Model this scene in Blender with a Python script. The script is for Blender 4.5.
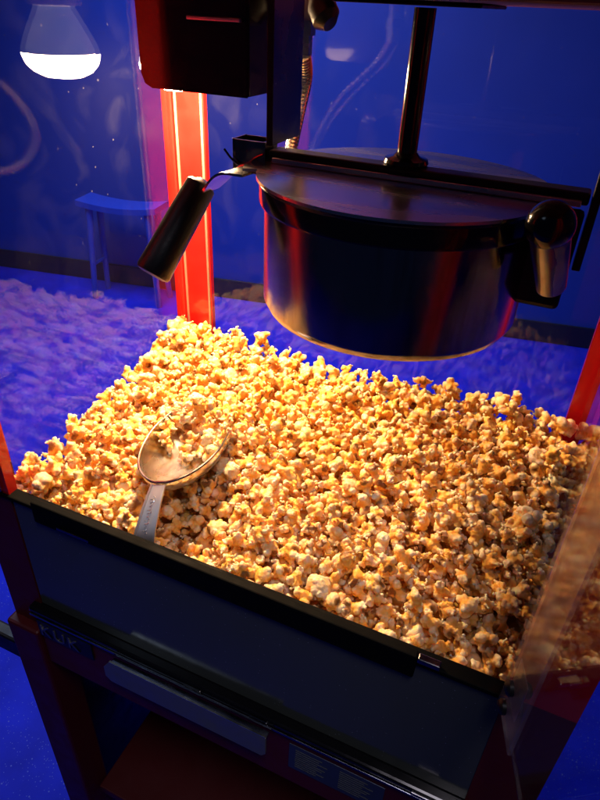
import bpy, bmesh, math, random
import numpy as np
from mathutils import Vector, Matrix, Euler

for o in list(bpy.data.objects):
    bpy.data.objects.remove(o, do_unlink=True)
sc = bpy.context.scene
C = sc.collection
random.seed(7)
rng = np.random.default_rng(11)

# ------------------------------------------------------------------ camera
ZL = 1.03                       # height of the bin's front lip above the floor
CAMZ = ZL + 0.47
cam_d = bpy.data.cameras.new('camera')
cam = bpy.data.objects.new('camera', cam_d); C.objects.link(cam)
ax = Vector((.912, .409, .040)).normalized()         # image right in world
fw = Vector((-.3216, .772, -.548)).normalized()      # viewing direction
ay = (-fw).cross(ax).normalized()                    # image up
ax = ay.cross(-fw).normalized()
cam.matrix_world = Matrix(((ax.x, ay.x, -fw.x, 0), (ax.y, ay.y, -fw.y, 0),
                           (ax.z, ay.z, -fw.z, CAMZ), (0, 0, 0, 1)))
cam_d.sensor_fit = 'HORIZONTAL'; cam_d.sensor_width = 36; cam_d.lens = 36 * 610 / 600
cam_d.clip_start = 0.01; cam_d.clip_end = 60
sc.camera = cam

# ------------------------------------------------------------------ light
w = bpy.data.worlds.new('World'); sc.world = w; w.use_nodes = True
bg = w.node_tree.nodes['Background']
bg.inputs[0].default_value = (.10, .16, .55, 1); bg.inputs[1].default_value = .03

def area(name, loc, target, size, power, col, size_y=None, spread=180):
    l = bpy.data.lights.new(name, 'AREA'); l.energy = power; l.color = col
    l.shape = 'RECTANGLE'; l.size = size; l.size_y = size_y or size; l.spread = math.radians(spread)
    o = bpy.data.objects.new(name, l); C.objects.link(o); o.location = loc
    o.rotation_euler = (Vector(target) - Vector(loc)).to_track_quat('-Z', 'Y').to_euler()
    return o
area('room_and_fill_light', (-1.7, 1.7, 2.9), (-1.1, 2.4, 0), 1.2, 40, (.50, .68, 1.0), None, 105)
area('room_and_fill_light', (.25, -.25, 2.6), (-.05, .45, 1.0), .45, .8, (.95, .86, 1.0), None, 60)
area('room_and_fill_light', (-1.3, -.9, 2.7), (-.9, -.3, 0), .5, 1.2, (.6, .75, 1.0))  # added fill lamp with no seen source, brightens the front panel
BULB = 550.0        # emission strength of the heat lamp's face

sc.view_settings.view_transform = 'Standard'; sc.view_settings.look = 'None'
sc.view_settings.exposure = 0; sc.view_settings.gamma = 1
sc.render.engine = 'CYCLES'
sc.cycles.max_bounces = 10; sc.cycles.transparent_max_bounces = 16
sc.cycles.glossy_bounces = 6; sc.cycles.diffuse_bounces = 6
sc.cycles.sample_clamp_indirect = 4

# ------------------------------------------------------------------ materials
def newmat(name):
    m = bpy.data.materials.new(name); m.use_nodes = True
    nt = m.node_tree; return m, nt, nt.nodes['Principled BSDF']

def pbr(name, col, rough=.4, metal=0, bump=0, bscale=200, rvar=0, rscale=30, coat=0, stretch=None, stain=None):
    m, nt, b = newmat(name)
    b.inputs['Base Color'].default_value = (*col, 1)
    b.inputs['Roughness'].default_value = rough; b.inputs['Metallic'].default_value = metal
    if coat:
        b.inputs['Coat Weight'].default_value = coat; b.inputs['Coat Roughness'].default_value = .05
    tc = nt.nodes.new('ShaderNodeTexCoord'); mp = nt.nodes.new('ShaderNodeMapping')
    nt.links.new(tc.outputs['Object'], mp.inputs[0])
    if stretch: mp.inputs['Scale'].default_value = stretch
    if stain:       # baked-on oil
        ns = nt.nodes.new('ShaderNodeTexNoise'); ns.inputs['Scale'].default_value = 22; ns.inputs['Detail'].default_value = 9
        ns.inputs['Roughness'].default_value = .68; ns.inputs['Distortion'].default_value = .8
        nt.links.new(mp.outputs[0], ns.inputs['Vector'])
        rs_ = nt.nodes.new('ShaderNodeValToRGB')
        rs_.color_ramp.elements[0].position = .48; rs_.color_ramp.elements[0].color = (*col, 1)
        rs_.color_ramp.elements[1].position = .72; rs_.color_ramp.elements[1].color = (*stain, 1)
        nt.links.new(ns.outputs['Fac'], rs_.inputs[0]); nt.links.new(rs_.outputs[0], b.inputs['Base Color'])
    if rvar:
        n = nt.nodes.new('ShaderNodeTexNoise'); n.inputs['Scale'].default_value = rscale
        n.inputs['Detail'].default_value = 5; n.inputs['Distortion'].default_value = .6
        nt.links.new(mp.outputs[0], n.inputs['Vector'])
        r = nt.nodes.new('ShaderNodeMapRange')
        r.inputs['From Min'].default_value = .35; r.inputs['From Max'].default_value = .7
        r.inputs['To Min'].default_value = rough; r.inputs['To Max'].default_value = rough + rvar
        nt.links.new(n.outputs['Fac'], r.inputs['Value']); nt.links.new(r.outputs[0], b.inputs['Roughness'])
    if bump:
        n2 = nt.nodes.new('ShaderNodeTexNoise'); n2.inputs['Scale'].default_value = bscale
        n2.inputs['Detail'].default_value = 3
        nt.links.new(mp.outputs[0], n2.inputs['Vector'])
        bp = nt.nodes.new('ShaderNodeBump'); bp.inputs['Strength'].default_value = bump
        bp.inputs['Distance'].default_value = .002
        nt.links.new(n2.outputs['Fac'], bp.inputs['Height']); nt.links.new(bp.outputs[0], b.inputs['Normal'])
    return m

M = {}
M['red'] = pbr('red_enamel', (.55, .008, .006), .28, 0, .06, 300, .15, 25, coat=.4)
M['darkred'] = pbr('dark_red_enamel', (.10, .004, .005), .5, 0, .08, 300, .15, 25)
M['trimstrip'] = pbr('pale_trim', (.42, .30, .24), .4, .5)
M['chrome'] = pbr('chrome_strip', (.92, .90, .86), .16, 1, 0, 0, .12, 60)
M['steel'] = pbr('kettle_steel', (.30, .305, .32), .10, 1, .03, 40, .22, 14, stretch=(1, 1, .15), stain=(.12, .085, .06))
M['pull'] = pbr('dull_plate', (.26, .27, .28), .34, .6, .03, 120, .2, 30)
M['brushed'] = pbr('brushed_steel', (.66, .66, .68), .22, 1, .03, 90, .18, 20, stretch=(.2, 1, 1))
M['alu'] = pbr('polished_aluminium', (.74, .75, .80), .12, 1, .06, 60, .22, 30, stretch=(1, .4, 1), stain=(.42, .40, .38))
M['satin'] = pbr('satin_aluminium', (.80, .80, .84), .36, 1, .05, 90, .12, 40, stretch=(1, .2, 1))
M['black'] = pbr('black_bakelite', (.006, .006, .007), .32, 0, .10, 300, .15, 40)
M['gloss_black'] = pbr('gloss_black', (.005, .005, .006), .10, 0, 0, 0, .08, 30)
M['lipblack'] = pbr('satin_black_lip', (.003, .0035, .004), .6, 0, .06, 250, .2, 30)
M['lipblack'].node_tree.nodes['Principled BSDF'].inputs['Specular IOR Level'].default_value = .06
M['blackmetal'] = pbr('black_metal', (.012, .012, .014), .35, .3, .05, 250, .2, 30)
M['shade'] = pbr('black_enamel_shade', (.012, .005, .006), .07, 0, .02, 20, .10, 12)
M['darksteel'] = pbr('tinned_steel', (.28, .30, .36), .16, 1, .03, 120, .15, 30)
M['ceramic'] = pbr('white_ceramic', (.75, .74, .70), .3)
M['silver'] = pbr('bulb_reflector', (.42, .42, .45), .35, .3)
b_ = M['silver'].node_tree.nodes['Principled BSDF']      # the glass of the lit lamp glows dimly
b_.inputs['Emission Color'].default_value = (.75, .78, 1, 1); b_.inputs['Emission Strength'].default_value = 1.1
M['stool'] = pbr('stool_paint', (.008, .04, .45), .5)
M['print'] = pbr('grey_print', (.09, .10, .12), .5)
M['brand'] = pbr('silver_lettering', (.16, .17, .19), .35, .6)
M['label'] = pbr('label_foil', (.06, .08, .14), .3, .3, 0, 0, .1, 60)
M['baseboard'] = pbr('dark_baseboard', (.008, .009, .02), .35, 0, .05, 60)
M['binfloor'] = pbr('bin_steel', (.4, .4, .42), .3, 1)

# blue painted wall
m, nt, b = newmat('blue_wall_paint')
n = nt.nodes.new('ShaderNodeTexNoise'); n.inputs['Scale'].default_value = 1.3; n.inputs['Detail'].default_value = 6
tc = nt.nodes.new('ShaderNodeTexCoord'); nt.links.new(tc.outputs['Object'], n.inputs['Vector'])
rp = nt.nodes.new('ShaderNodeValToRGB')
rp.color_ramp.elements[0].position = .3; rp.color_ramp.elements[0].color = (.006, .031, .31, 1)
rp.color_ramp.elements[1].position = .75; rp.color_ramp.elements[1].color = (.008, .040, .40, 1)
nt.links.new(n.outputs['Fac'], rp.inputs[0]); nt.links.new(rp.outputs[0], b.inputs['Base Color'])
b.inputs['Roughness'].default_value = .55
n2 = nt.nodes.new('ShaderNodeTexNoise'); n2.inputs['Scale'].default_value = 140
nt.links.new(tc.outputs['Object'], n2.inputs['Vector'])
bp = nt.nodes.new('ShaderNodeBump'); bp.inputs['Strength'].default_value = .12; bp.inputs['Distance'].default_value = .003
nt.links.new(n2.outputs['Fac'], bp.inputs['Height']); nt.links.new(bp.outputs[0], b.inputs['Normal'])
M['wall'] = m

# blue vinyl floor with pale flecks
m, nt, b = newmat('blue_flecked_vinyl')
tc = nt.nodes.new('ShaderNodeTexCoord')
def fleck(scale, thr, seed):
    mp = nt.nodes.new('ShaderNodeMapping'); mp.inputs['Location'].default_value = (seed, seed * 1.7, 0)
    nt.links.new(tc.outputs['Object'], mp.inputs[0])
    v = nt.nodes.new('ShaderNodeTexVoronoi'); v.inputs['Scale'].default_value = scale
    nt.links.new(mp.outputs[0], v.inputs['Vector'])
    a = nt.nodes.new('ShaderNodeMath'); a.operation = 'LESS_THAN'; a.inputs[1].default_value = thr
    nt.links.new(v.outputs['Distance'], a.inputs[0])
    wn = nt.nodes.new('ShaderNodeSeparateColor'); nt.links.new(v.outputs['Color'], wn.inputs[0])
    g = nt.nodes.new('ShaderNodeMath'); g.operation = 'GREATER_THAN'; g.inputs[1].default_value = .72
    nt.links.new(wn.outputs[0], g.inputs[0])
    mu = nt.nodes.new('ShaderNodeMath'); mu.operation = 'MULTIPLY'
    nt.links.new(a.outputs[0], mu.inputs[0]); nt.links.new(g.outputs[0], mu.inputs[1])
    return mu
f1 = fleck(95, .17, 0); f2 = fleck(190, .2, 3.1)
mx = nt.nodes.new('ShaderNodeMath'); mx.operation = 'MAXIMUM'
nt.links.new(f1.outputs[0], mx.inputs[0]); nt.links.new(f2.outputs[0], mx.inputs[1])
n = nt.nodes.new('ShaderNodeTexNoise'); n.inputs['Scale'].default_value = 9; n.inputs['Detail'].default_value = 8
nt.links.new(tc.outputs['Object'], n.inputs['Vector'])
rp = nt.nodes.new('ShaderNodeValToRGB')
rp.color_ramp.elements[0].position = .3; rp.color_ramp.elements[0].color = (.004, .010, .42, 1)
rp.color_ramp.elements[1].position = .7; rp.color_ramp.elements[1].color = (.006, .016, .62, 1)
nt.links.new(n.outputs['Fac'], rp.inputs[0])
mc = nt.nodes.new('ShaderNodeMix'); mc.data_type = 'RGBA'
nt.links.new(mx.outputs[0], mc.inputs['Factor']); nt.links.new(rp.outputs[0], mc.inputs['A'])
mc.inputs['B'].default_value = (.08, .11, .55, 1)
nt.links.new(mc.outputs['Result'], b.inputs['Base Color']); b.inputs['Roughness'].default_value = .6; b.inputs['Specular IOR Level'].default_value = .15
M['floor'] = m

# clear panes: clear sheet with a greasy film
def pane_mat(name, film=.02, rough=.02, smear=.10, ior=1.49, tint=(1, 1, 1)):
    m = bpy.data.materials.new(name); m.use_nodes = True; nt = m.node_tree; nt.nodes.clear()
    out = nt.nodes.new('ShaderNodeOutputMaterial')
    tr = nt.nodes.new('ShaderNodeBsdfTransparent'); tr.inputs[0].default_value = (*tint, 1)
    gl = nt.nodes.new('ShaderNodeBsdfGlossy'); gl.inputs['Roughness'].default_value = rough
    fr = nt.nodes.new('ShaderNodeFresnel');     ge = nt.nodes.new('ShaderNodeNewGeometry'); io = nt.nodes.new('ShaderNodeMapRange')
    io.inputs['To Min'].default_value = ior; io.inputs['To Max'].default_value = 1 / ior     # same sheet from either face
    nt.links.new(ge.outputs['Backfacing'], io.inputs['Value']); nt.links.new(io.outputs[0], fr.inputs['IOR'])
    mix = nt.nodes.new('ShaderNodeMixShader')
    nt.links.new(fr.outputs[0], mix.inputs[0]); nt.links.new(tr.outputs[0], mix.inputs[1]); nt.links.new(gl.outputs[0], mix.inputs[2])
    df = nt.nodes.new('ShaderNodeBsdfDiffuse'); df.inputs[0].default_value = (.75, .75, .72, 1)
    tc = nt.nodes.new('ShaderNodeTexCoord'); mp = nt.nodes.new('ShaderNodeMapping')
    mp.inputs['Rotation'].default_value = (.5, .2, .4); mp.inputs['Scale'].default_value = (1, 1, .8)
    nt.links.new(tc.outputs['Object'], mp.inputs[0])
    n = nt.nodes.new('ShaderNodeTexNoise'); n.inputs['Scale'].default_value = 16; n.inputs['Detail'].default_value = 8
    n.inputs['Distortion'].default_value = 1.2
    nt.links.new(mp.outputs[0], n.inputs['Vector'])
    mr = nt.nodes.new('ShaderNodeMapRange')
    mr.inputs['From Min'].default_value = .5; mr.inputs['From Max'].default_value = .8
    mr.inputs['To Min'].default_value = film * .15; mr.inputs['To Max'].default_value = film
    nt.links.new(n.outputs['Fac'], mr.inputs['Value'])
    mr2 = nt.nodes.new('ShaderNodeMapRange')
    mr2.inputs['From Min'].default_value = .4; mr2.inputs['From Max'].default_value = .75
    mr2.inputs['To Min'].default_value = rough; mr2.inputs['To Max'].default_value = rough + smear
    nt.links.new(n.outputs['Fac'], mr2.inputs['Value']); nt.links.new(mr2.outputs[0], gl.inputs['Roughness'])
    # specks of dust and grease
    v = nt.nodes.new('ShaderNodeTexVoronoi'); v.inputs['Scale'].default_value = 45
    nt.links.new(tc.outputs['Object'], v.inputs['Vector'])
    lt = nt.nodes.new('ShaderNodeMath'); lt.operation = 'LESS_THAN'; lt.inputs[1].default_value = .05
    nt.links.new(v.outputs['Distance'], lt.inputs[0])
    lm = nt.nodes.new('ShaderNodeMath'); lm.operation = 'MULTIPLY'; lm.inputs[1].default_value = .03
    nt.links.new(lt.outputs[0], lm.inputs[0])
    ad = nt.nodes.new('ShaderNodeMath'); ad.operation = 'ADD'
    nt.links.new(lm.outputs[0], ad.inputs[0]); nt.links.new(mr.outputs[0], ad.inputs[1])
    mix2 = nt.nodes.new('ShaderNodeMixShader')
    nt.links.new(ad.outputs[0], mix2.inputs[0]); nt.links.new(mix.outputs[0], mix2.inputs[1]); nt.links.new(df.outputs[0], mix2.inputs[2])
    nt.links.new(mix2.outputs[0], out.inputs[0])
    return m
M['pane'] = pane_mat('clear_pane', film=.003, rough=.006, smear=.016, ior=1.38)
M['frost'] = pane_mat('frosted_acrylic', film=.30, rough=.10, smear=.06)
M['door'] = pane_mat('acrylic_door', film=.005, rough=.014, smear=.025, tint=(.85, .85, .88))

# dark glossy front panel with dust
m, nt, b = newmat('dark_glass_panel')
b.inputs['Base Color'].default_value = (.006, .009, .016, 1)
b.inputs['Roughness'].default_value = .09; b.inputs['IOR'].default_value = 1.6
tc = nt.nodes.new('ShaderNodeTexCoord')
n = nt.nodes.new('ShaderNodeTexNoise'); n.inputs['Scale'].default_value = 11; n.inputs['Detail'].default_value = 7
nt.links.new(tc.outputs['Object'], n.inputs['Vector'])
r = nt.nodes.new('ShaderNodeMapRange'); r.inputs['To Min'].default_value = .05; r.inputs['To Max'].default_value = .22
nt.links.new(n.outputs['Fac'], r.inputs['Value']); nt.links.new(r.outputs[0], b.inputs['Roughness'])
v = nt.nodes.new('ShaderNodeTexVoronoi'); v.inputs['Scale'].default_value = 170
nt.links.new(tc.outputs['Object'], v.inputs['Vector'])
lt = nt.nodes.new('ShaderNodeMath'); lt.operation = 'LESS_THAN'; lt.inputs[1].default_value = .085
nt.links.new(v.outputs['Distance'], lt.inputs[0])
s = nt.nodes.new('ShaderNodeSeparateColor'); nt.links.new(v.outputs['Color'], s.inputs[0])
g = nt.nodes.new('ShaderNodeMath'); g.operation = 'GREATER_THAN'; g.inputs[1].default_value = .45
nt.links.new(s.outputs[0], g.inputs[0])
mu = nt.nodes.new('ShaderNodeMath'); mu.operation = 'MULTIPLY'
nt.links.new(lt.outputs[0], mu.inputs[0]); nt.links.new(g.outputs[0], mu.inputs[1])
mc = nt.nodes.new('ShaderNodeMix'); mc.data_type = 'RGBA'
nt.links.new(mu.outputs[0], mc.inputs['Factor'])
mc.inputs['A'].default_value = (.068, .078, .066, 1); mc.inputs['B'].default_value = (.26, .29, .33, 1)
nt.links.new(mc.outputs['Result'], b.inputs['Base Color'])
M['panel'] = m

# heat lamp face
m = bpy.data.materials.new('glowing_bulb_face'); m.use_nodes = True; nt = m.node_tree; nt.nodes.clear()
out = nt.nodes.new('ShaderNodeOutputMaterial'); em = nt.nodes.new('ShaderNodeEmission')
em.inputs[0].default_value = (1.0, .63, .30, 1); em.inputs[1].default_value = BULB
nt.links.new(em.outputs[0], out.inputs[0]); M['glow'] = m

# popcorn
m, nt, b = newmat('popcorn_flake')
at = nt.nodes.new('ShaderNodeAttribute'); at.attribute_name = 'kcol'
tc = nt.nodes.new('ShaderNodeTexCoord')
n = nt.nodes.new('ShaderNodeTexNoise'); n.inputs['Scale'].default_value = 260; n.inputs['Detail'].default_value = 5
nt.links.new(tc.outputs['Object'], n.inputs['Vector'])
mc = nt.nodes.new('ShaderNodeMix'); mc.data_type = 'RGBA'; mc.blend_type = 'MULTIPLY'
rp = nt.nodes.new('ShaderNodeValToRGB')
rp.color_ramp.elements[0].position = .35; rp.color_ramp.elements[0].color = (1, .86, .62, 1)
rp.color_ramp.elements[1].position = .62; rp.color_ramp.elements[1].color = (1, 1, 1, 1)
nt.links.new(n.outputs['Fac'], rp.inputs[0])
mc.inputs['Factor'].default_value = 1
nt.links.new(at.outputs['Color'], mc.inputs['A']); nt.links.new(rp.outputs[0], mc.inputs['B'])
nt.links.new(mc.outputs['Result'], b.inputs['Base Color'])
b.inputs['Roughness'].default_value = .48; b.inputs['Specular IOR Level'].default_value = .4
b.inputs['Subsurface Weight'].default_value = .55
b.inputs['Subsurface Radius'].default_value = (1.0, .55, .2); b.inputs['Subsurface Scale'].default_value = .004
n2 = nt.nodes.new('ShaderNodeTexNoise'); n2.inputs['Scale'].default_value = 520; n2.inputs['Detail'].default_value = 4
nt.links.new(tc.outputs['Object'], n2.inputs['Vector'])
bp = nt.nodes.new('ShaderNodeBump'); bp.inputs['Strength'].default_value = .35; bp.inputs['Distance'].default_value = .0015
nt.links.new(n2.outputs['Fac'], bp.inputs['Height']); nt.links.new(bp.outputs[0], b.inputs['Normal'])
M['corn'] = m

# ------------------------------------------------------------------ mesh helpers
def obj(name, bm, mat, parent=None, smooth=False):
    me = bpy.data.meshes.new(name)
    bmesh.ops.recalc_face_normals(bm, faces=bm.faces[:])
    if smooth:
        for f in bm.faces: f.smooth = True
    bm.to_mesh(me); bm.free()
    me.materials.append(M[mat] if isinstance(mat, str) else mat)
    if smooth:
        try: me.set_sharp_from_angle(angle=math.radians(40))
        except Exception: pass
    o = bpy.data.objects.new(name, me); C.objects.link(o)
    if parent: o.parent = parent
    return o

def tag(o, label, cat, group=None):
    o['label'] = label; o['category'] = cat
    if group: o['group'] = group
    return o

def empty(name, loc=(0, 0, 0)):
    o = bpy.data.objects.new(name, None); C.objects.link(o); o.location = loc
    o.empty_display_size = .05
    return o

def add_box(bm, x0, x1, y0, y1, z0, z1, bev=0.0, seg=2):
    vs = bmesh.ops.create_cube(bm, size=1)['verts']
    for v in vs:
        v.co = Vector(((x0 + x1) / 2 + v.co.x * (x1 - x0), (y0 + y1) / 2 + v.co.y * (y1 - y0),
                       (z0 + z1) / 2 + v.co.z * (z1 - z0)))
    if bev:
        es = list({e for v in vs for e in v.link_edges})
        bmesh.ops.bevel(bm, geom=es, offset=bev, segments=seg, affect='EDGES', profile=.5)
    return bm

def box(x0, x1, y0, y1, z0, z1, bev=.0015):
    return add_box(bmesh.new(), x0, x1, y0, y1, z0, z1, bev)

def add_sweep(bm, pts, radii, n=12, cap=True, sx=1, sy=1, up=(0, 0, 1)):
    pts = [Vector(p) for p in pts]; rings = []; U = Vector(up)
    prev = None
    for i, p in enumerate(pts):
        t = (pts[min(i + 1, len(pts) - 1)] - pts[max(i - 1, 0)]).normalized()
        if prev is None:
            a = U if abs(t.dot(U)) < .95 else Vector((1, 0, 0))
            s = t.cross(a).normalized()
        else:
            s = (prev - t * prev.dot(t)).normalized()
        prev = s; q = t.cross(s)
        r = radii[i] if hasattr(radii, '__len__') else radii
        rings.append([bm.verts.new(p + s * math.cos(2 * math.pi * k / n) * r * sx + q * math.sin(2 * math.pi * k / n) * r * sy) for k in range(n)])
    for a, b_ in zip(rings, rings[1:]):
        for k in range(n):
            bm.faces.new((a[k], a[(k + 1) % n], b_[(k + 1) % n], b_[k]))
    if cap:
        bm.faces.new(rings[0][::-1]); bm.faces.new(rings[-1])
    return bm

def sweep(*a, **k): return add_sweep(bmesh.new(), *a, **k)

def lathe(profile, n=96, a0=0, a1=2 * math.pi, centre=(0, 0, 0)):
    bm = bmesh.new(); full = abs(a1 - a0 - 2 * math.pi) < 1e-6
    m = n if full else n + 1; rings = []
    for r_, z in profile:
        rings.append([bm.verts.new((centre[0] + r_ * math.cos(a0 + (a1 - a0) * k / n), centre[1] + r_ * math.sin(a0 + (a1 - a0) * k / n), centre[2] + z)) for k in range(m)])
    for A, B in zip(rings, rings[1:]):
        for k in range(n):
            k2 = (k + 1) % m
            try: bm.faces.new((A[k], A[k2], B[k2], B[k]))
            except Exception: pass
    bmesh.ops.remove_doubles(bm, verts=bm.verts[:], dist=1e-6)
    return bm

def spline(pts, n):
    P = [Vector(p) for p in pts]; P = [P[0] * 2 - P[1]] + P + [P[-1] * 2 - P[-2]]
    out = []
    for i in range(1, len(P) - 2):
        for k in range(n):
            t = k / n; a, b_, c, d = P[i - 1:i + 3]
            out.append(.5 * ((2 * b_) + (c - a) * t + (2 * a - 5 * b_ + 4 * c - d) * t * t + (3 * b_ - a - 3 * c + d) * t ** 3))
    out.append(P[-2]); return out

def prism(poly, y0, y1, axis='y', bev=0):
    """polygon in (x, z) extruded along y (or in (x, y) along z)"""
    bm = bmesh.new()
    f = lambda a, b_, t: (a, t, b_) if axis == 'y' else (a, b_, t)
    A = [bm.verts.new(f(a, b_, y0)) for a, b_ in poly]; B = [bm.verts.new(f(a, b_, y1)) for a, b_ in poly]
    bm.faces.new(A); bm.faces.new(B[::-1]); k = len(poly)
    for i in range(k): bm.faces.new((A[i], A[(i + 1) % k], B[(i + 1) % k], B[i]))
    if bev: bmesh.ops.bevel(bm, geom=bm.edges[:], offset=bev, segments=2, affect='EDGES')
    return bm

def text_mesh(name, body, size, depth, mat, mw, parent, shear=0):
    cu = bpy.data.curves.new(name, 'FONT'); cu.body = body; cu.size = size; cu.extrude = depth; cu.shear = shear
    cu.align_x = 'LEFT'; cu.space_character = 1.18; cu.resolution_u = 3
    t = bpy.data.objects.new(name + '_curve', cu); C.objects.link(t)
    bpy.context.view_layer.update()
    me = bpy.data.meshes.new_from_object(t.evaluated_get(bpy.context.evaluated_depsgraph_get()))
    bpy.data.objects.remove(t, do_unlink=True); me.name = name
    me.transform(mw); me.materials.clear(); me.materials.append(M[mat])
    o = bpy.data.objects.new(name, me); C.objects.link(o); o.parent = parent
    return o

# ------------------------------------------------------------------ setting: floor and wall
def struct(o): o['kind'] = 'structure'; return o
bm = bmesh.new(); add_box(bm, -6, 5, -.9, 6, -.05, 0)
fl = struct(obj('floor', bm, 'floor'))
wp = Vector((-3.2, 2.66, 0)); wd = Vector((3.32, .61, 0)).normalized(); wn = Vector((wd.y, -wd.x, 0))
def wall_box(u0, u1, d0, d1, z0, z1, bev=0):
    bm = box(u0, u1, d0, d1, z0, z1, bev)
    bm.transform(Matrix(((wd.x, -wd.y, 0, wp.x), (wd.y, wd.x, 0, wp.y), (0, 0, 1, 0), (0, 0, 0, 1))))
    return bm
wall = struct(obj('wall', wall_box(-3, 7, 0, .15, 0, 3.0), 'wall'))
obj('baseboard', wall_box(-3, 7, -.014, -.0005, 0.001, .115, .003), 'baseboard', wall)

# stool against the wall
st = empty('stool', (-2.20, 2.66, 0))
tag(st, 'blue stool with dished seat standing against the blue wall behind the glass', 'stool')
st.rotation_euler.z = math.atan2(wd.y, wd.x)
bm = bmesh.new(); N = 8; V = {}
for i in range(N + 1):
    for j in range(N + 1):
        u = i / N * 2 - 1; v_ = j / N * 2 - 1
        V[i, j] = bm.verts.new((u * .23, v_ * .085, .54 + .022 * u * u))
for i in range(N):
    for j in range(N): bm.faces.new((V[i, j], V[i + 1, j], V[i + 1, j + 1], V[i, j + 1]))
g = bmesh.ops.extrude_face_region(bm, geom=bm.faces[:])['geom']
for e in g:
    if isinstance(e, bmesh.types.BMVert): e.co.z -= .03
obj('seat', bm, 'stool', st)
for sx in (-1, 1):
    for sy in (-1, 1):
        obj('leg', sweep([(sx * .17, sy * .055, .522), (sx * .20, sy * .075, 0.0)], [.02, .015], 10), 'stool', st, True)
    obj('stretcher', sweep([(sx * .187, -.068, .2), (sx * .187, .068, .2)], .009, 8), 'stool', st, True)

# ------------------------------------------------------------------ popcorn machine cabinet
XL0, XL1 = -.538, -.483     # left posts
XR0, XR1 = .055, .110       # right posts
YF, YB = .338, .762         # front and back outer planes
CZ = ZL + .473              # ceiling underside
mac = empty('popcorn_machine', ((XL0 + XR1) / 2, (YF + YB) / 2, 0))
tag(mac, 'red popcorn machine with clear panes, dark front panel and cart base', 'popcorn machine')
def part(name, bm, mat, parent=None, smooth=False):
    par = parent or mac
    o = obj(name, bm, mat, par, smooth)
    o.matrix_parent_inverse = Matrix.Translation(-Vector(mac.location))
    return o
def subpart(name, bm, mat, parent, smooth=False):
    o = obj(name, bm, mat, parent, smooth); return o

def lpost(x0, x1, y0, y1, z0, z1, t, sx, sy):
    """angle-section post: one flange in x, one in y; (sx, sy) say which outer corner"""
    ox = x0 if sx < 0 else x1; oy = y0 if sy < 0 else y1
    ix = ox - sx * t; iy = oy - sy * t
    fx = x1 if sx < 0 else x0; fy = y1 if sy < 0 else y0
    poly = [(ox, oy), (fx, oy), (fx, iy), (ix, iy), (ix, fy), (ox, fy)]
    return prism(poly, z0, z1, 'z')
ZP0 = ZL - .232
posts = []
p = part('post', lpost(XL0 + .012, XL1 + .012, YB - .024, YB, ZP0, CZ, .008, -1, 1), 'red'); posts.append(p)
for x in (XL1 + .0068, XL0 + .0215):
    subpart('edge_strip', box(x, x + .0034, YB - .0105, YB - .0082, ZL - .1, CZ - .002, .0006), 'trimstrip', p)
p = part('post', lpost(XR0 + .012, XR1, YB - .055, YB, ZP0, CZ, .012, 1, 1), 'red'); posts.append(p)
part('base_post', lpost(XL0, XL1, YF, YF + .045, ZP0, ZL - .0008, .012, -1, -1), 'darkred')
p = part('post', lpost(XL0, XL1, YF, YF + .045, ZL, CZ, .012, -1, -1), 'red'); posts.append(p)
subpart('edge_strip', box(XL1 - .018, XL1 - .007, YF - .0034, YF - .0004, ZL + .004, CZ - .002, .0008), 'chrome', p)
part('base_post', lpost(XR0, XR1, YF, YF + .045, ZP0, ZL - .0008, .012, 1, -1), 'darkred')
p = part('post', lpost(XR0, XR1, YF, YF + .045, ZL, CZ, .012, 1, -1), 'red'); posts.append(p)

part('side_pane', box(XL0 + .0125, XL0 + .0165, YF + .014, YB - .0245, ZL - .12, CZ - .001, .0005), 'pane')
part('side_pane', box(.079, .083, YF + .014, YB - .0565, ZL - .12, CZ - .001, .0005), 'pane')
part('back_pane', box(XL1 + .0125, XR0 + .0115, YB - .0195, YB - .016, ZL - .12, CZ - .001, .0005), 'pane')

# ceiling and valance
part('ceiling_plate', box(XL0 - .004, XR1 + .004, YF - .004, YB + .004, CZ, CZ + .03, .003), 'darkred')
part('motor_housing', box(-.19, -.085, .48, .59, CZ - .003, CZ - .0003, .001), 'blackmetal')

# bin floor and walls
part('bin_floor', box(XL0 + .02, .0785, YF + .014, YB - .022, ZL - .19, ZL - .178, .001), 'binfloor')

# front panel, lip and rails
part('front_panel', box(XL1 + .0005, XR0 + .004, YF + .001, YF + .009, ZL - .183, ZL - .006, .0015), 'panel')
part('lip', box(XL1 - .02, XR0 + .002, YF - .003, YF + .0125, ZL - .0055, ZL, .0015), 'lipblack')
ls = part('lip_strip', box(-.448, -.02, YF - .0045, YF + .004, ZL - .022, ZL + .0075, .0015), 'lipblack')
subpart('tab_and_glint', box(-.0195, .0, YF - .0042, YF + .003, ZL + .0003, ZL + .006, .001), 'steel', ls)
subpart('tab_and_glint', box(-.415, -.372, YF - .0062, YF - .0048, ZL - .018, ZL - .014, .0005), 'steel', ls)  # steel sliver standing in for a reflection line on the panel
tr = part('bottom_rail', box(XL1 - .012, XR0 + .004, YF - .011, YF + .0115, ZL - .2015, ZL - .1835, .003), 'gloss_black')
subpart('rail_groove', box(XL1 - .01, XR0, YF - .0128, YF - .0113, ZL - .196, ZL - .1925, .0004), 'darksteel', tr)
subpart('hinge_pin', sweep([(XL1 - .0125, YF - .004, ZL - .192), (XL1 - .006, YF - .004, ZL - .192)], .006, 12), 'brushed', tr, True)
for x in (-.262, -.178, .005):
    subpart('hinge_tab', box(x, x + .022, YF - .0135, YF - .0115, ZL - .1908, ZL - .1862, .0006), 'steel', tr)

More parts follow.
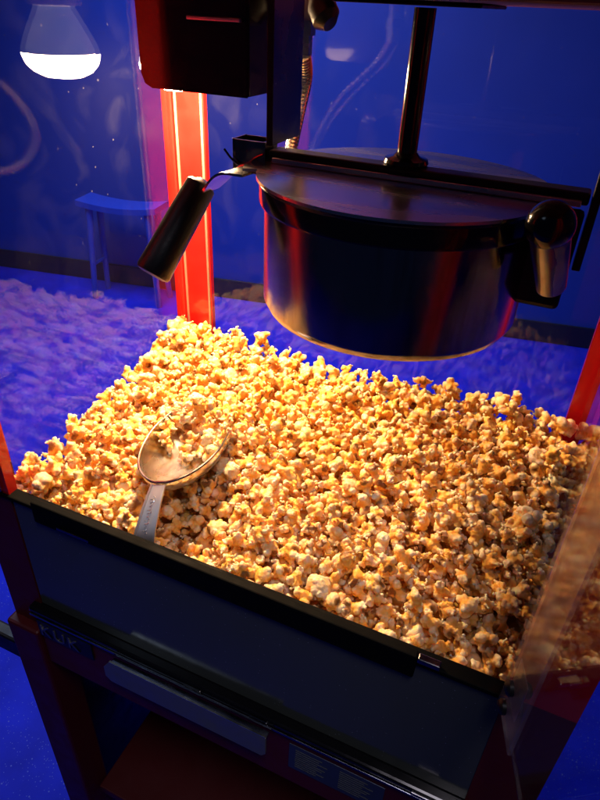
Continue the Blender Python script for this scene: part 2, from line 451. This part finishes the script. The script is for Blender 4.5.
# base box and cart
part('base_rail', box(XL0 + .05, XR1 - .05, YF - .008, YF + .012, ZL - .298, ZL - .2022, .003), 'darkred')
for x0 in (XL0 - .005, XR1 - .05):
    part('cart_leg', box(x0, x0 + .054, YF - .014, YF + .035, .09, ZL - .2325, .004), 'darkred')
    part('cart_leg', box(x0, x0 + .054, .62, .67, .09, ZL - .2325, .004), 'darkred')
part('cart_side', box(XL0 + .0, XL0 + .006, YF + .036, .619, .12, ZL - .234, .001), 'blackmetal')
part('cart_side', box(XR1 - .006, XR1, YF + .036, .619, .12, ZL - .234, .001), 'blackmetal')
part('cart_back', box(XL0 + .05, XR1 - .05, .63, .636, .12, ZL - .234, .001), 'blackmetal')
part('base_plate', box(XL0 + .0, XR1, YF - .006, YB, ZL - .2315, ZL - .2025, .002) if False else box(XL0 + .001, XR1 - .001, YF + .013, YB, ZL - .231, ZL - .204, .002), 'darkred')
part('shelf', box(XL0 + .052, XR1 - .052, YF + .01, .50, ZL - .70, ZL - .68, .002), 'darkred')
part('side_bar', box(XL0 - .26, XL0 - .0055, YF + .0, YF + .02, ZL - .352, ZL - .312, .004), 'blackmetal')  # dark bar reaching left from the front leg
for x0 in (XL0 + .02, XR1 - .02):
    for y in (YF + .012, .645):
        wh = part('caster', lathe([(0.0, -.012), (.036, -.012), (.042, -.007), (.042, .007), (.036, .012), (0.0, .012)], 28), 'black', None, True)
        wh.data.transform(Matrix.Translation((x0, y, .042)) @ Matrix.Rotation(math.pi / 2, 4, 'Y'))
        subpart('fork', box(x0 - .018, x0 + .018, y - .014, y + .014, .0855, .0895, .001), 'steel', wh)

# drawer pull plate
pl = [(-.372, -.232), (-.372, -.214), (-.362, -.199), (-.153, -.199), (-.153, -.232), (-.158, -.239), (-.364, -.239)]
dp = part('drawer_pull', prism([(a, ZL + b_) for a, b_ in pl], YF - .022, YF - .0195), 'pull')
subpart('edge_highlight', box(-.362, -.153, YF - .0222, YF - .0194, ZL - .1988, ZL - .1979, .0002), 'chrome', dp)  # chrome strip added as a built-in highlight along the pull's top
subpart('fold', box(-.362, -.153, YF - .0193, YF - .0122, ZL - .2050, ZL - .2022, .0005), 'darksteel', dp)
part('rating_plate', box(-.13, -.02, YF - .0092, YF - .0082, ZL - .262, ZL - .212, .0003), 'label')
for i in range(9):
    wv = .025 + .02 * random.random()
    part('print_line', box(-.122, -.122 + wv, YF - .0097, YF - .0093, ZL - .221 - i * .0042, ZL - .2195 - i * .0042, 0), 'print')
    part('print_line', box(-.07, -.07 + wv, YF - .0097, YF - .0093, ZL - .221 - i * .0042, ZL - .2195 - i * .0042, 0), 'print')
part('brand_plate', box(-.487, -.40, YF - .0105, YF - .0082, ZL - .236, ZL - .2045, .0008), 'blackmetal')
lt_ = text_mesh('lettering', 'KUK', .029, .0006, 'brand',
    Matrix.Translation((-.484, YF - .0112, ZL - .231)) @ Matrix.Rotation(math.pi / 2, 4, 'X'), mac)
lt_.matrix_parent_inverse = Matrix.Translation(-Vector(mac.location))

# doors: two clear leaves standing open
def door(hx, dirx, diry, L, z0, z1, name='door'):
    d = Vector((dirx, diry, 0)).normalized(); nrm = Vector((-d.y, d.x, 0))
    mw = Matrix(((d.x, nrm.x, 0, hx), (d.y, nrm.y, 0, YF - .006), (0, 0, 1, 0), (0, 0, 0, 1)))
    bm = box(0, L, -.002, .002, z0, z1, .0008); bm.transform(mw)
    o = part(name, bm, 'door')
    for (u, z) in ((.016, ZL + .042), (.016, ZL + .017)):
        s = 1
        for sg in (-1, 1):
            e0 = .0054 if sg < 0 else .0036
            bm = sweep([(u, sg * e0, z), (u, sg * (e0 + .003), z), (u, sg * (e0 + .0048), z), (u, sg * (e0 + .0055), z)], [.0062, .0062, .0045, .002], 14)
            bm.transform(mw); subpart('bolt', bm, 'blackmetal', o, True)
    bm = box(.0005, .046, -.0052, -.0022, z0 + .001, z1 - .001, .0006); bm.transform(mw)
    subpart('hinge_strip', bm, 'frost', o)
    bm = box(-.004, .022, .0022, .0034, ZL + .008, ZL + .052, .0005); bm.transform(mw)
    subpart('hinge_leaf', bm, 'brushed', o)
    return o
door(XR0 - .001, .29, -.957, .27, ZL + .002, CZ - .02)
door(XL1 - .03, -.42, -.907, .27, ZL + .002, CZ - .02)

# ------------------------------------------------------------------ lamp, conduit, rod and arms
bx, by, bz = -.440, .655, ZL + .377      # bottom of the bulb
shz0 = ZL + .3966
sh = [(-.389, CZ - .0006), (-.389, shz0 + .012), (-.3855, shz0 + .0035), (-.378, shz0), (-.2795, shz0), (-.2795, CZ - .0006)]
# bent sheet shade: front with rounded corner, right side
lamp = part('lamp_shade', prism(sh, .518, .5205), 'shade')
subpart('side_flange', box(-.2793, -.277, .5185, .566, shz0 + .001, CZ - .0006, .0005), 'shade', lamp)
subpart('fixing_rib', box(-.335, -.283, .514, .5177, ZL + .4525, ZL + .4555, .0008), 'brushed', lamp)
prof = [(.0, 0), (.018, .002), (.031, .0075), (.0385, .015), (.0418, .022), (.0428, .028)]
bulb = part('heat_lamp', lathe([(.0428, .0282), (.0420, .033), (.038, .043), (.031, .056), (.024, .068), (.020, .076)], 48, centre=(bx, by, bz)), 'silver', None, True)
subpart('lamp_face', lathe(prof, 48, centre=(bx, by, bz)), 'glow', bulb, True)
subpart('lamp_holder', lathe([(.0, .0765), (.027, .0765), (.029, .080), (.029, .0955), (0, .0955)], 40, centre=(bx, by, bz)), 'ceramic', bulb, True)

KX, KY, KR = -.138, .537, .119
# agitator rod
rod = part('agitator_rod', sweep([(KX, KY + .005, ZL + .3565), (KX, KY + .005, CZ - .004)], .0085, 24), 'gloss_black', None, True)
subpart('collar', lathe([(.0088, .0), (.0185, .0), (.0195, .002), (.0185, .005), (.012, .0065), (.0088, .010)], 40, centre=(KX, KY + .005, ZL + .3552)), 'gloss_black', rod, True)
# hanger arms
ha = part('hanger_arm', box(-.2495, -.2453, .500, .558, ZL + .3645, CZ - .0005, .0006), 'darksteel')
subpart('front_edge', box(-.2501, -.2445, .4975, .4995, ZL + .3645, CZ - .0007, .0006), 'blackmetal', ha)
part('hanger_arm', box(.0145, .021, .524, .542, ZL + .295, CZ - .0005, .001), 'blackmetal')
# conduit
pts = [(-.264, .60, CZ - .045), (-.272, .625, ZL + .405), (-.300, .675, ZL + .365), (-.318, .70, ZL + .325), (-.325, .70, ZL + .285), (-.300, .672, ZL + .25), (-.236, .60, ZL + .245)]
path = spline(pts, 60)
rad = [.0060 + .0018 * math.cos(i * 2 * math.pi / 7) for i in range(len(path))]
cd = part('conduit', sweep(path, rad, 14), 'chrome', None, True)
subpart('fitting', sweep([(-.264, .60, CZ - .001), (-.264, .60, CZ - .018), (-.264, .60, CZ - .0182), (-.264, .60, CZ - .03), (-.264, .60, CZ - .0302), (-.264, .60, CZ - .046)], [.0085, .0085, .011, .011, .0085, .0085], 6), 'brushed', cd)
subpart('socket', sweep([(-.245, .595, CZ - .001), (-.245, .595, CZ - .008), (-.239, .592, CZ - .016), (-.234, .590, CZ - .020)], [.012, .013, .013, .007], 20), 'black', cd, True)

# ------------------------------------------------------------------ kettle
ket = empty('popcorn_kettle', (KX, KY, ZL + .231))
tag(ket, 'round polished steel popping kettle with flat lid hanging from its arms', 'kettle')
def kp(name, bm, mat, parent=None, smooth=False):
    o = obj(name, bm, mat, parent or ket, smooth)
    if parent is None: o.matrix_parent_inverse = Matrix.Translation(-Vector(ket.location))
    return o
z0 = ZL + .222
pot = kp('pot', lathe([(0, 0), (KR - .022, 0), (KR - .012, .0015), (KR - .004, .006), (KR, .014), (KR, .1045), (KR - .002, .1048), (KR - .002, .016), (KR - .012, .006), (0, .005)], 128, centre=(KX, KY, z0)), 'steel', None, True)
kp('rim', lathe([(r_, z_ + .009) for r_, z_ in ((KR + .0005, .092), (KR + .004, .092), (KR + .0048, .094), (KR + .0048, .1085), (KR + .003, .1105), (KR - .006, .1105), (KR - .006, .0965), (KR + .0005, .0965), (KR + .0005, .092))], 128, centre=(KX, KY, z0)), 'gloss_black', None, True)  # black of the rim stands in for the shadow band under the lid
def half_lid(front):
    poly = []
    R = KR + .0062; n = 48; s = -1 if front else 1
    off = -.004 if front else .013
    for i in range(n + 1):
        a = math.pi * i / n
        x = KX + R * math.cos(a); y = KY + off + s * (R + (off if front else -off)) * math.sin(a)
        poly.append((x, y))
    if front:   # tab that reaches out to the handle
        poly = poly[:-5] + [(KX - R - .006, KY - .047), (KX - R - .0115, KY - .034), (KX - R - .0115, KY - .008), (KX - R - .004, KY + off)]
    return prism(poly, ZL + .3425, ZL + .3450, 'z')
fl_ = kp('lid', half_lid(True), 'brushed'); kp('lid', half_lid(False), 'brushed')
kp('hinge_bar', box(-.262, .013, KY - .010, KY + .010, ZL + .3453, ZL + .3552, .002), 'blackmetal')
hb = kp('hinge_channel', box(-.256, .008, KY - .0165, KY - .0105, ZL + .3453, ZL + .3500, .0008), 'brushed')
# little open box bracket at the left end
bm = bmesh.new()
t = .0018; a, b_, c, d = -.297, -.2635, .522, .548; zb, zt = ZL + .333, ZL + .362
add_box(bm, a, a + t, c, d, zb, zt, .0004); add_box(bm, b_ - t, b_, c, d, zb, zt, .0004)
add_box(bm, a + t, b_ - t, c, c + t, zb, zt - .0003, .0004); add_box(bm, a + t, b_ - t, d - t, d, zb, zt - .0003, .0004)
br = kp('bracket', bm, 'steel')
kp('split_pin', sweep(spline([(-.3045, .520, ZL + .352), (-.296, .5195, ZL + .344), (-.286, .519, ZL + .340), (-.272, .517, ZL + .348), (-.262, .516, ZL + .353)], 8), .0011, 8), 'steel', None, True)
kp('split_pin', sweep(spline([(-.297, .5185, ZL + .330), (-.288, .518, ZL + .3385), (-.280, .5175, ZL + .3415)], 8), .0011, 8), 'chrome', None, True)
# link to the tilting handle: a bent strap
sp = spline([(-.262, .508, ZL + .3405), (-.282, .503, ZL + .340), (-.293, .499, ZL + .3345), (-.302, .496, ZL + .3245), (-.308, .495, ZL + .3195), (-.314, .497, ZL + .3225), (-.319, .498, ZL + .323)], 8)
bm = bmesh.new()
n = len(sp); rows = []
for i, p in enumerate(sp):
    f = i / (n - 1); wd_ = .021 * (1 - f) ** 1.2 + .0055
    tdir = (sp[min(i + 1, n - 1)] - sp[max(i - 1, 0)]).normalized(); sd = Vector((.12, 1, 0)).normalized(); nr = tdir.cross(sd).normalized()
    rows.append([bm.verts.new(p + sd * wd_ * q + nr * .0011 * r_) for q, r_ in ((-1, -1), (1, -1), (1, 1), (-1, 1))])
for A, B in zip(rows, rows[1:]):
    for k in range(4): bm.faces.new((A[k], A[(k + 1) % 4], B[(k + 1) % 4], B[k]))
bm.faces.new(rows[0]); bm.faces.new(rows[-1][::-1])
lk = kp('handle_link', bm, 'alu')
A = Vector((-.3165, .4985, ZL + .324)); B = Vector((-.340, .441, ZL + .249))
ts = [0, .006, .03, .3, .7, .955, .985, 1]; rs = [.008, .012, .0142, .0152, .016, .0168, .0155, .011]
gr = kp('handle_grip', sweep([A.lerp(B, q) for q in ts], rs, 32), 'black', None, True)
kp('ferrule', sweep([A + (A - B).normalized() * .0035, A + (A - B).normalized() * .0002], [.0045, .0085], 20), 'chrome', None, True)
# right hand: mounting plate, sleeve and ball knob
kp('mounting_plate', box(-.026, .0125, .515, .522, ZL + .262, ZL + .3448, .004), 'blackmetal')
A = Vector((-.008, .462, ZL + .342)); B = Vector((.003, .486, ZL + .291))
kp('knob_sleeve', sweep([A.lerp(B, q) for q in (0, .3, .94, .98, 1)], [.0142, .0138, .0115, .0105, .006], 40), 'steel', None, True)
bm = bmesh.new(); bmesh.ops.create_uvsphere(bm, u_segments=40, v_segments=24, radius=.0172)
for v in bm.verts: v.co = v.co + A + (A - B).normalized() * .004
kp('knob', bm, 'gloss_black', None, True)
kp('knob_stem', sweep([A.lerp(B, .75), (.0, .516, ZL + .306)], .005, 14), 'blackmetal', None, True)

# ------------------------------------------------------------------ scoop
SJ = Vector((-.326, .400, ZL + .031))        # where handle meets the bowl's rim
SB = Vector((-.350, .505, ZL + .030))        # forward end of the bowl
sy_ = (SB - SJ).normalized(); sx_ = Vector((sy_.y, -sy_.x, 0)).normalized()
roll = math.radians(-9)
sz_ = sx_.cross(sy_).normalized()
sx_, sz_ = sx_ * math.cos(roll) - sz_ * math.sin(roll), sz_ * math.cos(roll) + sx_ * math.sin(roll)
SM = Matrix(((sx_.x, sy_.x, sz_.x, SJ.x), (sx_.y, sy_.y, sz_.y, SJ.y), (sx_.z, sy_.z, sz_.z, SJ.z), (0, 0, 0, 1)))
SL, SW, SD = .150, .050, .036
def scoop_w(u): return SW * math.sin(math.pi / 2 * min(1, (u / .62)) ** .55) if u < .62 else SW * (1 - .30 * ((u - .62) / .38) ** 2)
scoop = empty('popcorn_scoop'); scoop.matrix_world = SM
tag(scoop, 'polished aluminium scoop stuck in the popcorn, handle against the front lip', 'scoop')
def scoop_pt(u, v, off=0):
    w_ = scoop_w(u) - off; d_ = SD * min(1, (w_ / SW)) ** .8 - off
    return Vector((w_ * math.sin(v * math.pi / 2), u * SL, -max(d_, 0) * math.cos(v * math.pi / 2) ** .85))
bm = bmesh.new(); nu, nv = 40, 36; out_, in_ = [], []
us = [(.004 + .996 * (i / nu) ** 1.35) for i in range(nu + 1)]
for u in us:
    out_.append([bm.verts.new(scoop_pt(u, -1 + 2 * j / nv)) for j in range(nv + 1)])
    in_.append([bm.verts.new(scoop_pt(u, -1 + 2 * j / nv, .0012) + Vector((0, .0012 if u < .3 else 0, 0))) for j in range(nv + 1)])
for G in (out_, in_):
    for i in range(nu):
        for j in range(nv): bm.faces.new((G[i][j], G[i + 1][j], G[i + 1][j + 1], G[i][j + 1]))
for i in range(nu):
    bm.faces.new((out_[i][0], out_[i + 1][0], in_[i + 1][0], in_[i][0]))
    bm.faces.new((out_[i][nv], out_[i + 1][nv], in_[i + 1][nv], in_[i][nv]))
for j in range(nv):
    bm.faces.new((out_[nu][j], out_[nu][j + 1], in_[nu][j + 1], in_[nu][j]))
    bm.faces.new((out_[0][j], out_[0][j + 1], in_[0][j + 1], in_[0][j]))
bmesh.ops.remove_doubles(bm, verts=bm.verts[:], dist=1e-5)
sb = obj('bowl', bm, 'alu', scoop, True)
# rolled rim
rp_ = [scoop_pt(u, -1) for u in reversed(us)] + [scoop_pt(u, 1) for u in us[1:]]
bm = sweep(rp_, .0016, 8); obj('rim', bm, 'alu', sb, True)
# handle: tapered flat bar with raised edges, dropping away from the rim
hp = spline([(0, -.001, -.0025), (-.002, -.018, -.013), (-.004, -.032, -.024), (-.006, -.044, -.036), (-.007, -.0505, -.049)], 10)
bm = bmesh.new(); rows = []
for i, p in enumerate(hp):
    f = i / (len(hp) - 1); hw = .0085 + .0045 * f
    sec = [(-hw, 0), (-hw, .0026), (-hw + .002, .0028), (-hw + .0028, .0012), (hw - .0028, .0012), (hw - .002, .0028), (hw, .0026), (hw, 0)]
    tdir = (hp[min(i + 1, len(hp) - 1)] - hp[max(i - 1, 0)]).normalized(); sd = Vector((1, 0, 0)); nr = sd.cross(-tdir).normalized()
    if nr.z < 0: nr = -nr
    rows.append([bm.verts.new(p + sd * a_ + nr * c_) for a_, c_ in sec])
for A_, B_ in zip(rows, rows[1:]):
    for k in range(8): bm.faces.new((A_[k], A_[(k + 1) % 8], B_[(k + 1) % 8], B_[k]))
bm.faces.new(rows[0]); bm.faces.new(rows[-1][::-1])
sh_ = obj('handle', bm, 'satin', scoop)
# raised maker's script down the handle (worn, a wavering stroke)
pp = []
for k in range(70):
    f = .18 + .55 * k / 69; i = f * (len(hp) - 1); i0 = int(i); q = hp[i0].lerp(hp[min(i0 + 1, len(hp) - 1)], i - i0)
    amp = .0020 * (1 + .5 * math.sin(k * .31))
    pp.append(q + Vector((amp * math.sin(k * .95) - .001, .0011 * math.cos(k * .95), .0022)))
obj('script', sweep(pp, .00028, 5), 'chrome', sh_, True)

# ------------------------------------------------------------------ popcorn kernels
def fnoise(P, seed, freq):
    r = np.random.default_rng(seed); out = np.zeros(len(P))
    for k in range(10):
        d = r.normal(size=3) * freq * (1 + .25 * k); out += np.sin(P @ d + r.uniform(0, 6.28)) / (1 + .25 * k)
    return out / 4

def make_kernel(seed, ratio=.33):
    """one popped kernel of about unit diameter: clusters of small puffs fused by a voxel remesh"""
    r = np.random.default_rng(seed)
    bm = bmesh.new()
    mush = r.random() < .09
    nl = 5 if mush else int(r.integers(4, 7))
    dirs = []
    while len(dirs) < nl:
        d = r.normal(size=3); d /= np.linalg.norm(d)
        if all(np.dot(d, e) < .62 for e in dirs): dirs.append(d)
    def ball(c, rad, sq=None):
        vs = bmesh.ops.create_icosphere(bm, subdivisions=2, radius=rad)['verts']
        s_ = r.uniform(.78, 1.18, 3)
        for v in vs: v.co = Vector((v.co.x * s_[0] + c[0], v.co.y * s_[1] + c[1], v.co.z * s_[2] + c[2]))
    ball((0, 0, 0), .34 if mush else .27)
    for d in dirs:
        L = r.uniform(.16, .24) if mush else r.uniform(.20, .31); R = r.uniform(.17, .23) if mush else r.uniform(.15, .22)
        c = d * L; ball(c, R); ball(c * .5, R * .8)
        for q in range(int(r.integers(3, 6))):
            e = r.normal(size=3); e /= np.linalg.norm(e); e = e + d * .5
            ball(c + e * R * .68, R * r.uniform(.42, .66))
        if not mush and r.random() < .3:       # a curled wing
            e = r.normal(size=3); e -= d * e.dot(d); e /= np.linalg.norm(e)
            for q in range(4):
                ball(c + d * R * .5 + (e * math.cos(q * .6) + d * math.sin(q * .6)) * (R * .5 + .055 * q), .085 - .008 * q)
    me = bpy.data.meshes.new('kernel_src'); bm.to_mesh(me); bm.free()
    o = bpy.data.objects.new('kernel_src', me); C.objects.link(o)
    md = o.modifiers.new('r', 'REMESH'); md.mode = 'VOXEL'; md.voxel_size = .034; md.adaptivity = 0
    md = o.modifiers.new('s', 'SMOOTH'); md.factor = .5; md.iterations = 1
    md = o.modifiers.new('d', 'DECIMATE'); md.ratio = ratio
    bpy.context.view_layer.update()
    m2 = bpy.data.meshes.new_from_object(o.evaluated_get(bpy.context.evaluated_depsgraph_get()))
    bpy.data.objects.remove(o, do_unlink=True)
    m2.calc_loop_triangles()
    V_ = np.empty(len(m2.vertices) * 3, np.float32); m2.vertices.foreach_get('co', V_); V_ = V_.reshape(-1, 3).astype(float)
    T = np.empty(len(m2.loop_triangles) * 3, np.int32); m2.loop_triangles.foreach_get('vertices', T); T = T.reshape(-1, 3)
    bpy.data.meshes.remove(m2)
    rr = np.linalg.norm(V_, axis=1, keepdims=True); dn = V_ / np.maximum(rr, 1e-6)
    crk = np.abs(fnoise(V_, seed + 31, 11)); fine = np.abs(fnoise(V_, seed + 37, 24))
    V_ = V_ + dn * ((.075 if mush else .05) * (np.minimum(crk, .5) - .25) + .022 * (np.minimum(fine, .5) - .25))[:, None]
    V_ += .03 * np.stack([fnoise(V_, seed + k * 7, 5) for k in range(3)], 1)
    V_ -= V_.mean(0); ext = np.percentile(np.linalg.norm(V_, axis=1), 92); V_ *= .5 / ext
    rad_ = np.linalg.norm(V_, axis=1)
    # colour: cream crests, buttery flanks, a scorched hull scrap; crest highlights and pocket shade painted in
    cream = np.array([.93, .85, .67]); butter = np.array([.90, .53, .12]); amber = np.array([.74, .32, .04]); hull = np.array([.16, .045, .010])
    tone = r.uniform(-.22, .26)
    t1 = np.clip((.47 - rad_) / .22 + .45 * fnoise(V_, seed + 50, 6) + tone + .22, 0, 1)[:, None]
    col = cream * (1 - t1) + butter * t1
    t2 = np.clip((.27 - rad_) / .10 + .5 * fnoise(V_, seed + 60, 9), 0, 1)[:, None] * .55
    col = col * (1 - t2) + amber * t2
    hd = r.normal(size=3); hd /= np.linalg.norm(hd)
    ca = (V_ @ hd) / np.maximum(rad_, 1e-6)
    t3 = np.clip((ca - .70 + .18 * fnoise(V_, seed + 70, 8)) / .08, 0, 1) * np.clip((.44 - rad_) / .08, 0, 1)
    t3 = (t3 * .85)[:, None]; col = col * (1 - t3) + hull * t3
    return V_, T, col

NK = 22
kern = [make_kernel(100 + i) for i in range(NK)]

def mesh_from(name, V_, T, col):
    me = bpy.data.meshes.new(name)
    me.vertices.add(len(V_)); me.vertices.foreach_set('co', np.ascontiguousarray(V_, np.float32).ravel())
    me.loops.add(len(T) * 3); me.loops.foreach_set('vertex_index', np.ascontiguousarray(T, np.int32).ravel())
    me.polygons.add(len(T)); me.polygons.foreach_set('loop_start', np.arange(0, len(T) * 3, 3, dtype=np.int32))
    me.polygons.foreach_set('use_smooth', np.ones(len(T), bool))
    me.update(calc_edges=True)
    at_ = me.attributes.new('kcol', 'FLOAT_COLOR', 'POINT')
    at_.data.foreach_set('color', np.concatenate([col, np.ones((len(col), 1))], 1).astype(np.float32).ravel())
    me.materials.append(M['corn']); me.validate()
    return me

# the heap's surface
def heap_z(x, y):
    x = np.asarray(x, float); y = np.asarray(y, float)
    fy = np.clip((y - .345) / .39, 0, 1); fx = np.clip((x + .51) / .6, 0, 1)
    h = -.022 + .052 * fy ** .9 + .006 * np.sin(9 * x + 1) * np.sin(11 * y) + .012 * np.sin(math.pi * fy) * np.sin(math.pi * fx)
    h += .012 * np.exp(-((x + .44) ** 2 / .006 + (y - .72) ** 2 / .008))           # peak at the back-left post
    h -= .014 * np.clip((x - .0) / .09, 0, 1) ** 2 * (1 - .3 * fy)                     # falls to the right pane
    h -= .022 * np.exp(-((x - .035) ** 2 / .004 + (y - .37) ** 2 / .004))          # front right hollow
    h -= .026 * np.exp(-((x + .282) ** 2 / .0012 + (y - .405) ** 2 / .0024))       # pocket beside the scoop's handle
    h += .010 * np.exp(-((x + .47) ** 2 / .003 + (y - .40) ** 2 / .006))
    return h
x0_, x1_, y0_, y1_ = -.518, .073, .352, .738
SMi = SM.inverted()
def in_scoop(p, pad=.008):
    q = SMi @ Vector(p)
    u = q.y / SL
    if -.02 < u < 1.02:
        w_ = scoop_w(max(.01, min(.99, u))) + pad
        if abs(q.x) < w_:
            d_ = SD * min(1, w_ / SW) ** .8 * math.sqrt(max(0, 1 - (q.x / w_) ** 2)) + pad
            if q.z > -d_: return True
    if -.055 < q.y <= 0 and abs(q.x + .05 * -q.y) < .012 + pad * .5:
        zz = -.0025 + q.y * .78
        if q.z > zz - pad * .9: return True
    return False

cand = rng.uniform([x0_, y0_, 0], [x1_, y1_, 1], (60000, 3))
PT = []; grid = {}; cell = .0175
for x, y, f in cand:
    z = float(heap_z(x, y)) - .037 * f ** 1.0
    if in_scoop((x, y, z + ZL)): continue
    k = (int(x / cell), int(y / cell), int(math.floor(z / cell))); ok = True
    for i in (-1, 0, 1):
        for j in (-1, 0, 1):
            for l in (-1, 0, 1):
                for q in grid.get((k[0] + i, k[1] + j, k[2] + l), ()):
                    if (q[0] - x) ** 2 + (q[1] - y) ** 2 + (q[2] - z) ** 2 < .0156 ** 2: ok = False; break
                if not ok: break
            if not ok: break
        if not ok: break
    if ok: grid.setdefault(k, []).append((x, y, z)); PT.append((x, y, z))
PT = np.array(PT)
# stragglers perched on the crest
ex = []
for k in range(70):
    x = rng.uniform(x0_ + .01, x1_ - .01); y = rng.uniform(y0_ + .01, y1_)
    z = float(heap_z(x, y)) + rng.uniform(.009, .014)
    if not in_scoop((x, y, z + ZL), .014) and not (abs(x + .33) < .07 and y < .52): ex.append((x, y, z))
PT = np.concatenate([PT, np.array(ex)])
depth = heap_z(PT[:, 0], PT[:, 1]) - PT[:, 2]
camp = np.array([0, 0, .47]); dist = np.linalg.norm(PT - camp, axis=1)
size = rng.uniform(.0218, .0282, len(PT)); pick = rng.random(len(PT)); size *= np.where(pick < .14, rng.uniform(.62, .85, len(PT)), np.where(pick > .93, 1.16, 1))
# the 300 that show largest: top layer, nearest the camera
vis = depth < .013
score = np.where(vis, 1 / dist, 0); order = np.argsort(-score)
# in the scoop first
inpts = []
rs2 = random.Random(5)
for u in (.52, .60, .68, .76, .84, .92):            # denser and higher towards the open end
    for v_ in (-.5, -.08, .36, .66):
        if u < .58 and v_ not in (-.08, .36): continue
        uu = u + rs2.uniform(-.03, .03); b0 = scoop_pt(min(uu, .95), v_ + rs2.uniform(-.08, .08))
        inpts.append(SM @ (b0 + Vector((0, 0, .008 + .034 * max(0, u - .5) / .4 * (1 if abs(v_) < .45 else .45)))))
    if u > .7:
        inpts.append(SM @ Vector((rs2.uniform(-.015, .015), u * SL, .008 + .012 * rs2.random())))
for (u, v_, h) in ((.60, .30, .008), (.66, .16, .009), (.68, .48, .008), (.60, .12, .008), (.74, .30, .010), (.72, .05, .011), (.94, -.2, .009), (.89, -.3, .010), (.97, -.05, .010), (.88, -.06, .012), (.97, -.36, .012)):
    inpts.append(SM @ (scoop_pt(u, v_) + Vector((0, 0, h))))
NI = 300 - len(inpts)
single = set(order[:NI].tolist())
kmesh = []
for i in range(NK):
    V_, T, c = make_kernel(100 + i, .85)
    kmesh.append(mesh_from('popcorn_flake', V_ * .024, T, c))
LAB = 'butter yellow popped popcorn flake lying loose on top of the heap'
GRP = 'popped flakes on the heap'
def place(p, s, label, grp, vi):
    o = bpy.data.objects.new('popcorn', kmesh[vi]); C.objects.link(o)
    o.location = p; s /= .024; o.scale = (s, s, s)
    o.rotation_euler = Euler(rng.uniform(0, 6.283, 3))
    tag(o, label, 'popcorn', grp)
    return o
for i in sorted(single):
    p = PT[i]; place((p[0], p[1], p[2] + ZL), float(size[i]), LAB, GRP, int(rng.integers(NK)))
for p in inpts:
    place(p, float(rng.uniform(.021, .026)), 'popped popcorn flake resting inside the bowl of the aluminium scoop', 'popped flakes in the scoop', int(rng.integers(NK)))
# the rest of the heap as one mass
Vs, Ts, Cs, off = [], [], [], 0
for i in range(len(PT)):
    if i in single: continue
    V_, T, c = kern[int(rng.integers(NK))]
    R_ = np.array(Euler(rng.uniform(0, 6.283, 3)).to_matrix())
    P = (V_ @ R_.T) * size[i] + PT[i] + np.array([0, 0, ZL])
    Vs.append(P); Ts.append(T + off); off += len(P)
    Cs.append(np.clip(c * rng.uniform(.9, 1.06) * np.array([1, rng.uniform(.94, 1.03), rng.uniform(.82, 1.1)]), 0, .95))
# the packed inside of the heap
gx, gy = 70, 46
X, Y = np.meshgrid(np.linspace(x0_ + .003, x1_ - .003, gx), np.linspace(y0_ + .003, y1_ - .003, gy), indexing='ij')
Z = heap_z(X, Y) - .040 + .004 * rng.normal(size=X.shape)
for a in range(gx):
    for b_ in range(gy):
        for _ in range(12):
            if in_scoop((X[a, b_], Y[a, b_], Z[a, b_] + ZL), .012): Z[a, b_] -= .004
            else: break
top = np.stack([X, Y, Z + ZL], -1).reshape(-1, 3); idx = np.arange(gx * gy).reshape(gx, gy)
q = np.stack([idx[:-1, :-1], idx[1:, :-1], idx[1:, 1:], idx[:-1, 1:]], -1).reshape(-1, 4)
Ts.append(np.concatenate([q[:, [0, 1, 2]], q[:, [0, 2, 3]]]) + off); Vs.append(top); off += len(top)
Cs.append(np.tile(np.array([[.80, .50, .15]]), (len(top), 1)))
bot = top.copy(); bot[:, 2] = ZL - .176
# skirt round the packed inside down to the bin floor
loop = list(idx[:, 0]) + list(idx[-1, 1:]) + list(idx[::-1, -1][1:]) + list(idx[0, ::-1][1:-1])
nb = off - len(top); sk = top[loop].copy(); sk[:, 2] = ZL - .1778
Vs.append(sk); L_ = len(loop); tt = []
for k in range(L_):
    a_, b2 = nb + loop[k], nb + loop[(k + 1) % L_]; c_, d_ = off + k, off + (k + 1) % L_
    tt += [(a_, c_, b2), (b2, c_, d_)]
Ts.append(np.array(tt)); Cs.append(np.tile(np.array([[.80, .50, .15]]), (L_, 1))); off += L_
assert sum(len(t) for t in Ts) < 2800000, (len(PT), sum(len(t) for t in Ts))
hm = mesh_from('popcorn_heap', np.concatenate(Vs), np.concatenate(Ts), np.concatenate(Cs))
heap = bpy.data.objects.new('popcorn_heap', hm); C.objects.link(heap)
heap['kind'] = 'stuff'; tag(heap, 'heap of yellow popped popcorn filling the bin of the machine', 'popcorn')
print('kernels', len(PT), 'tris', len(hm.polygons), [len(k[1]) for k in kern])
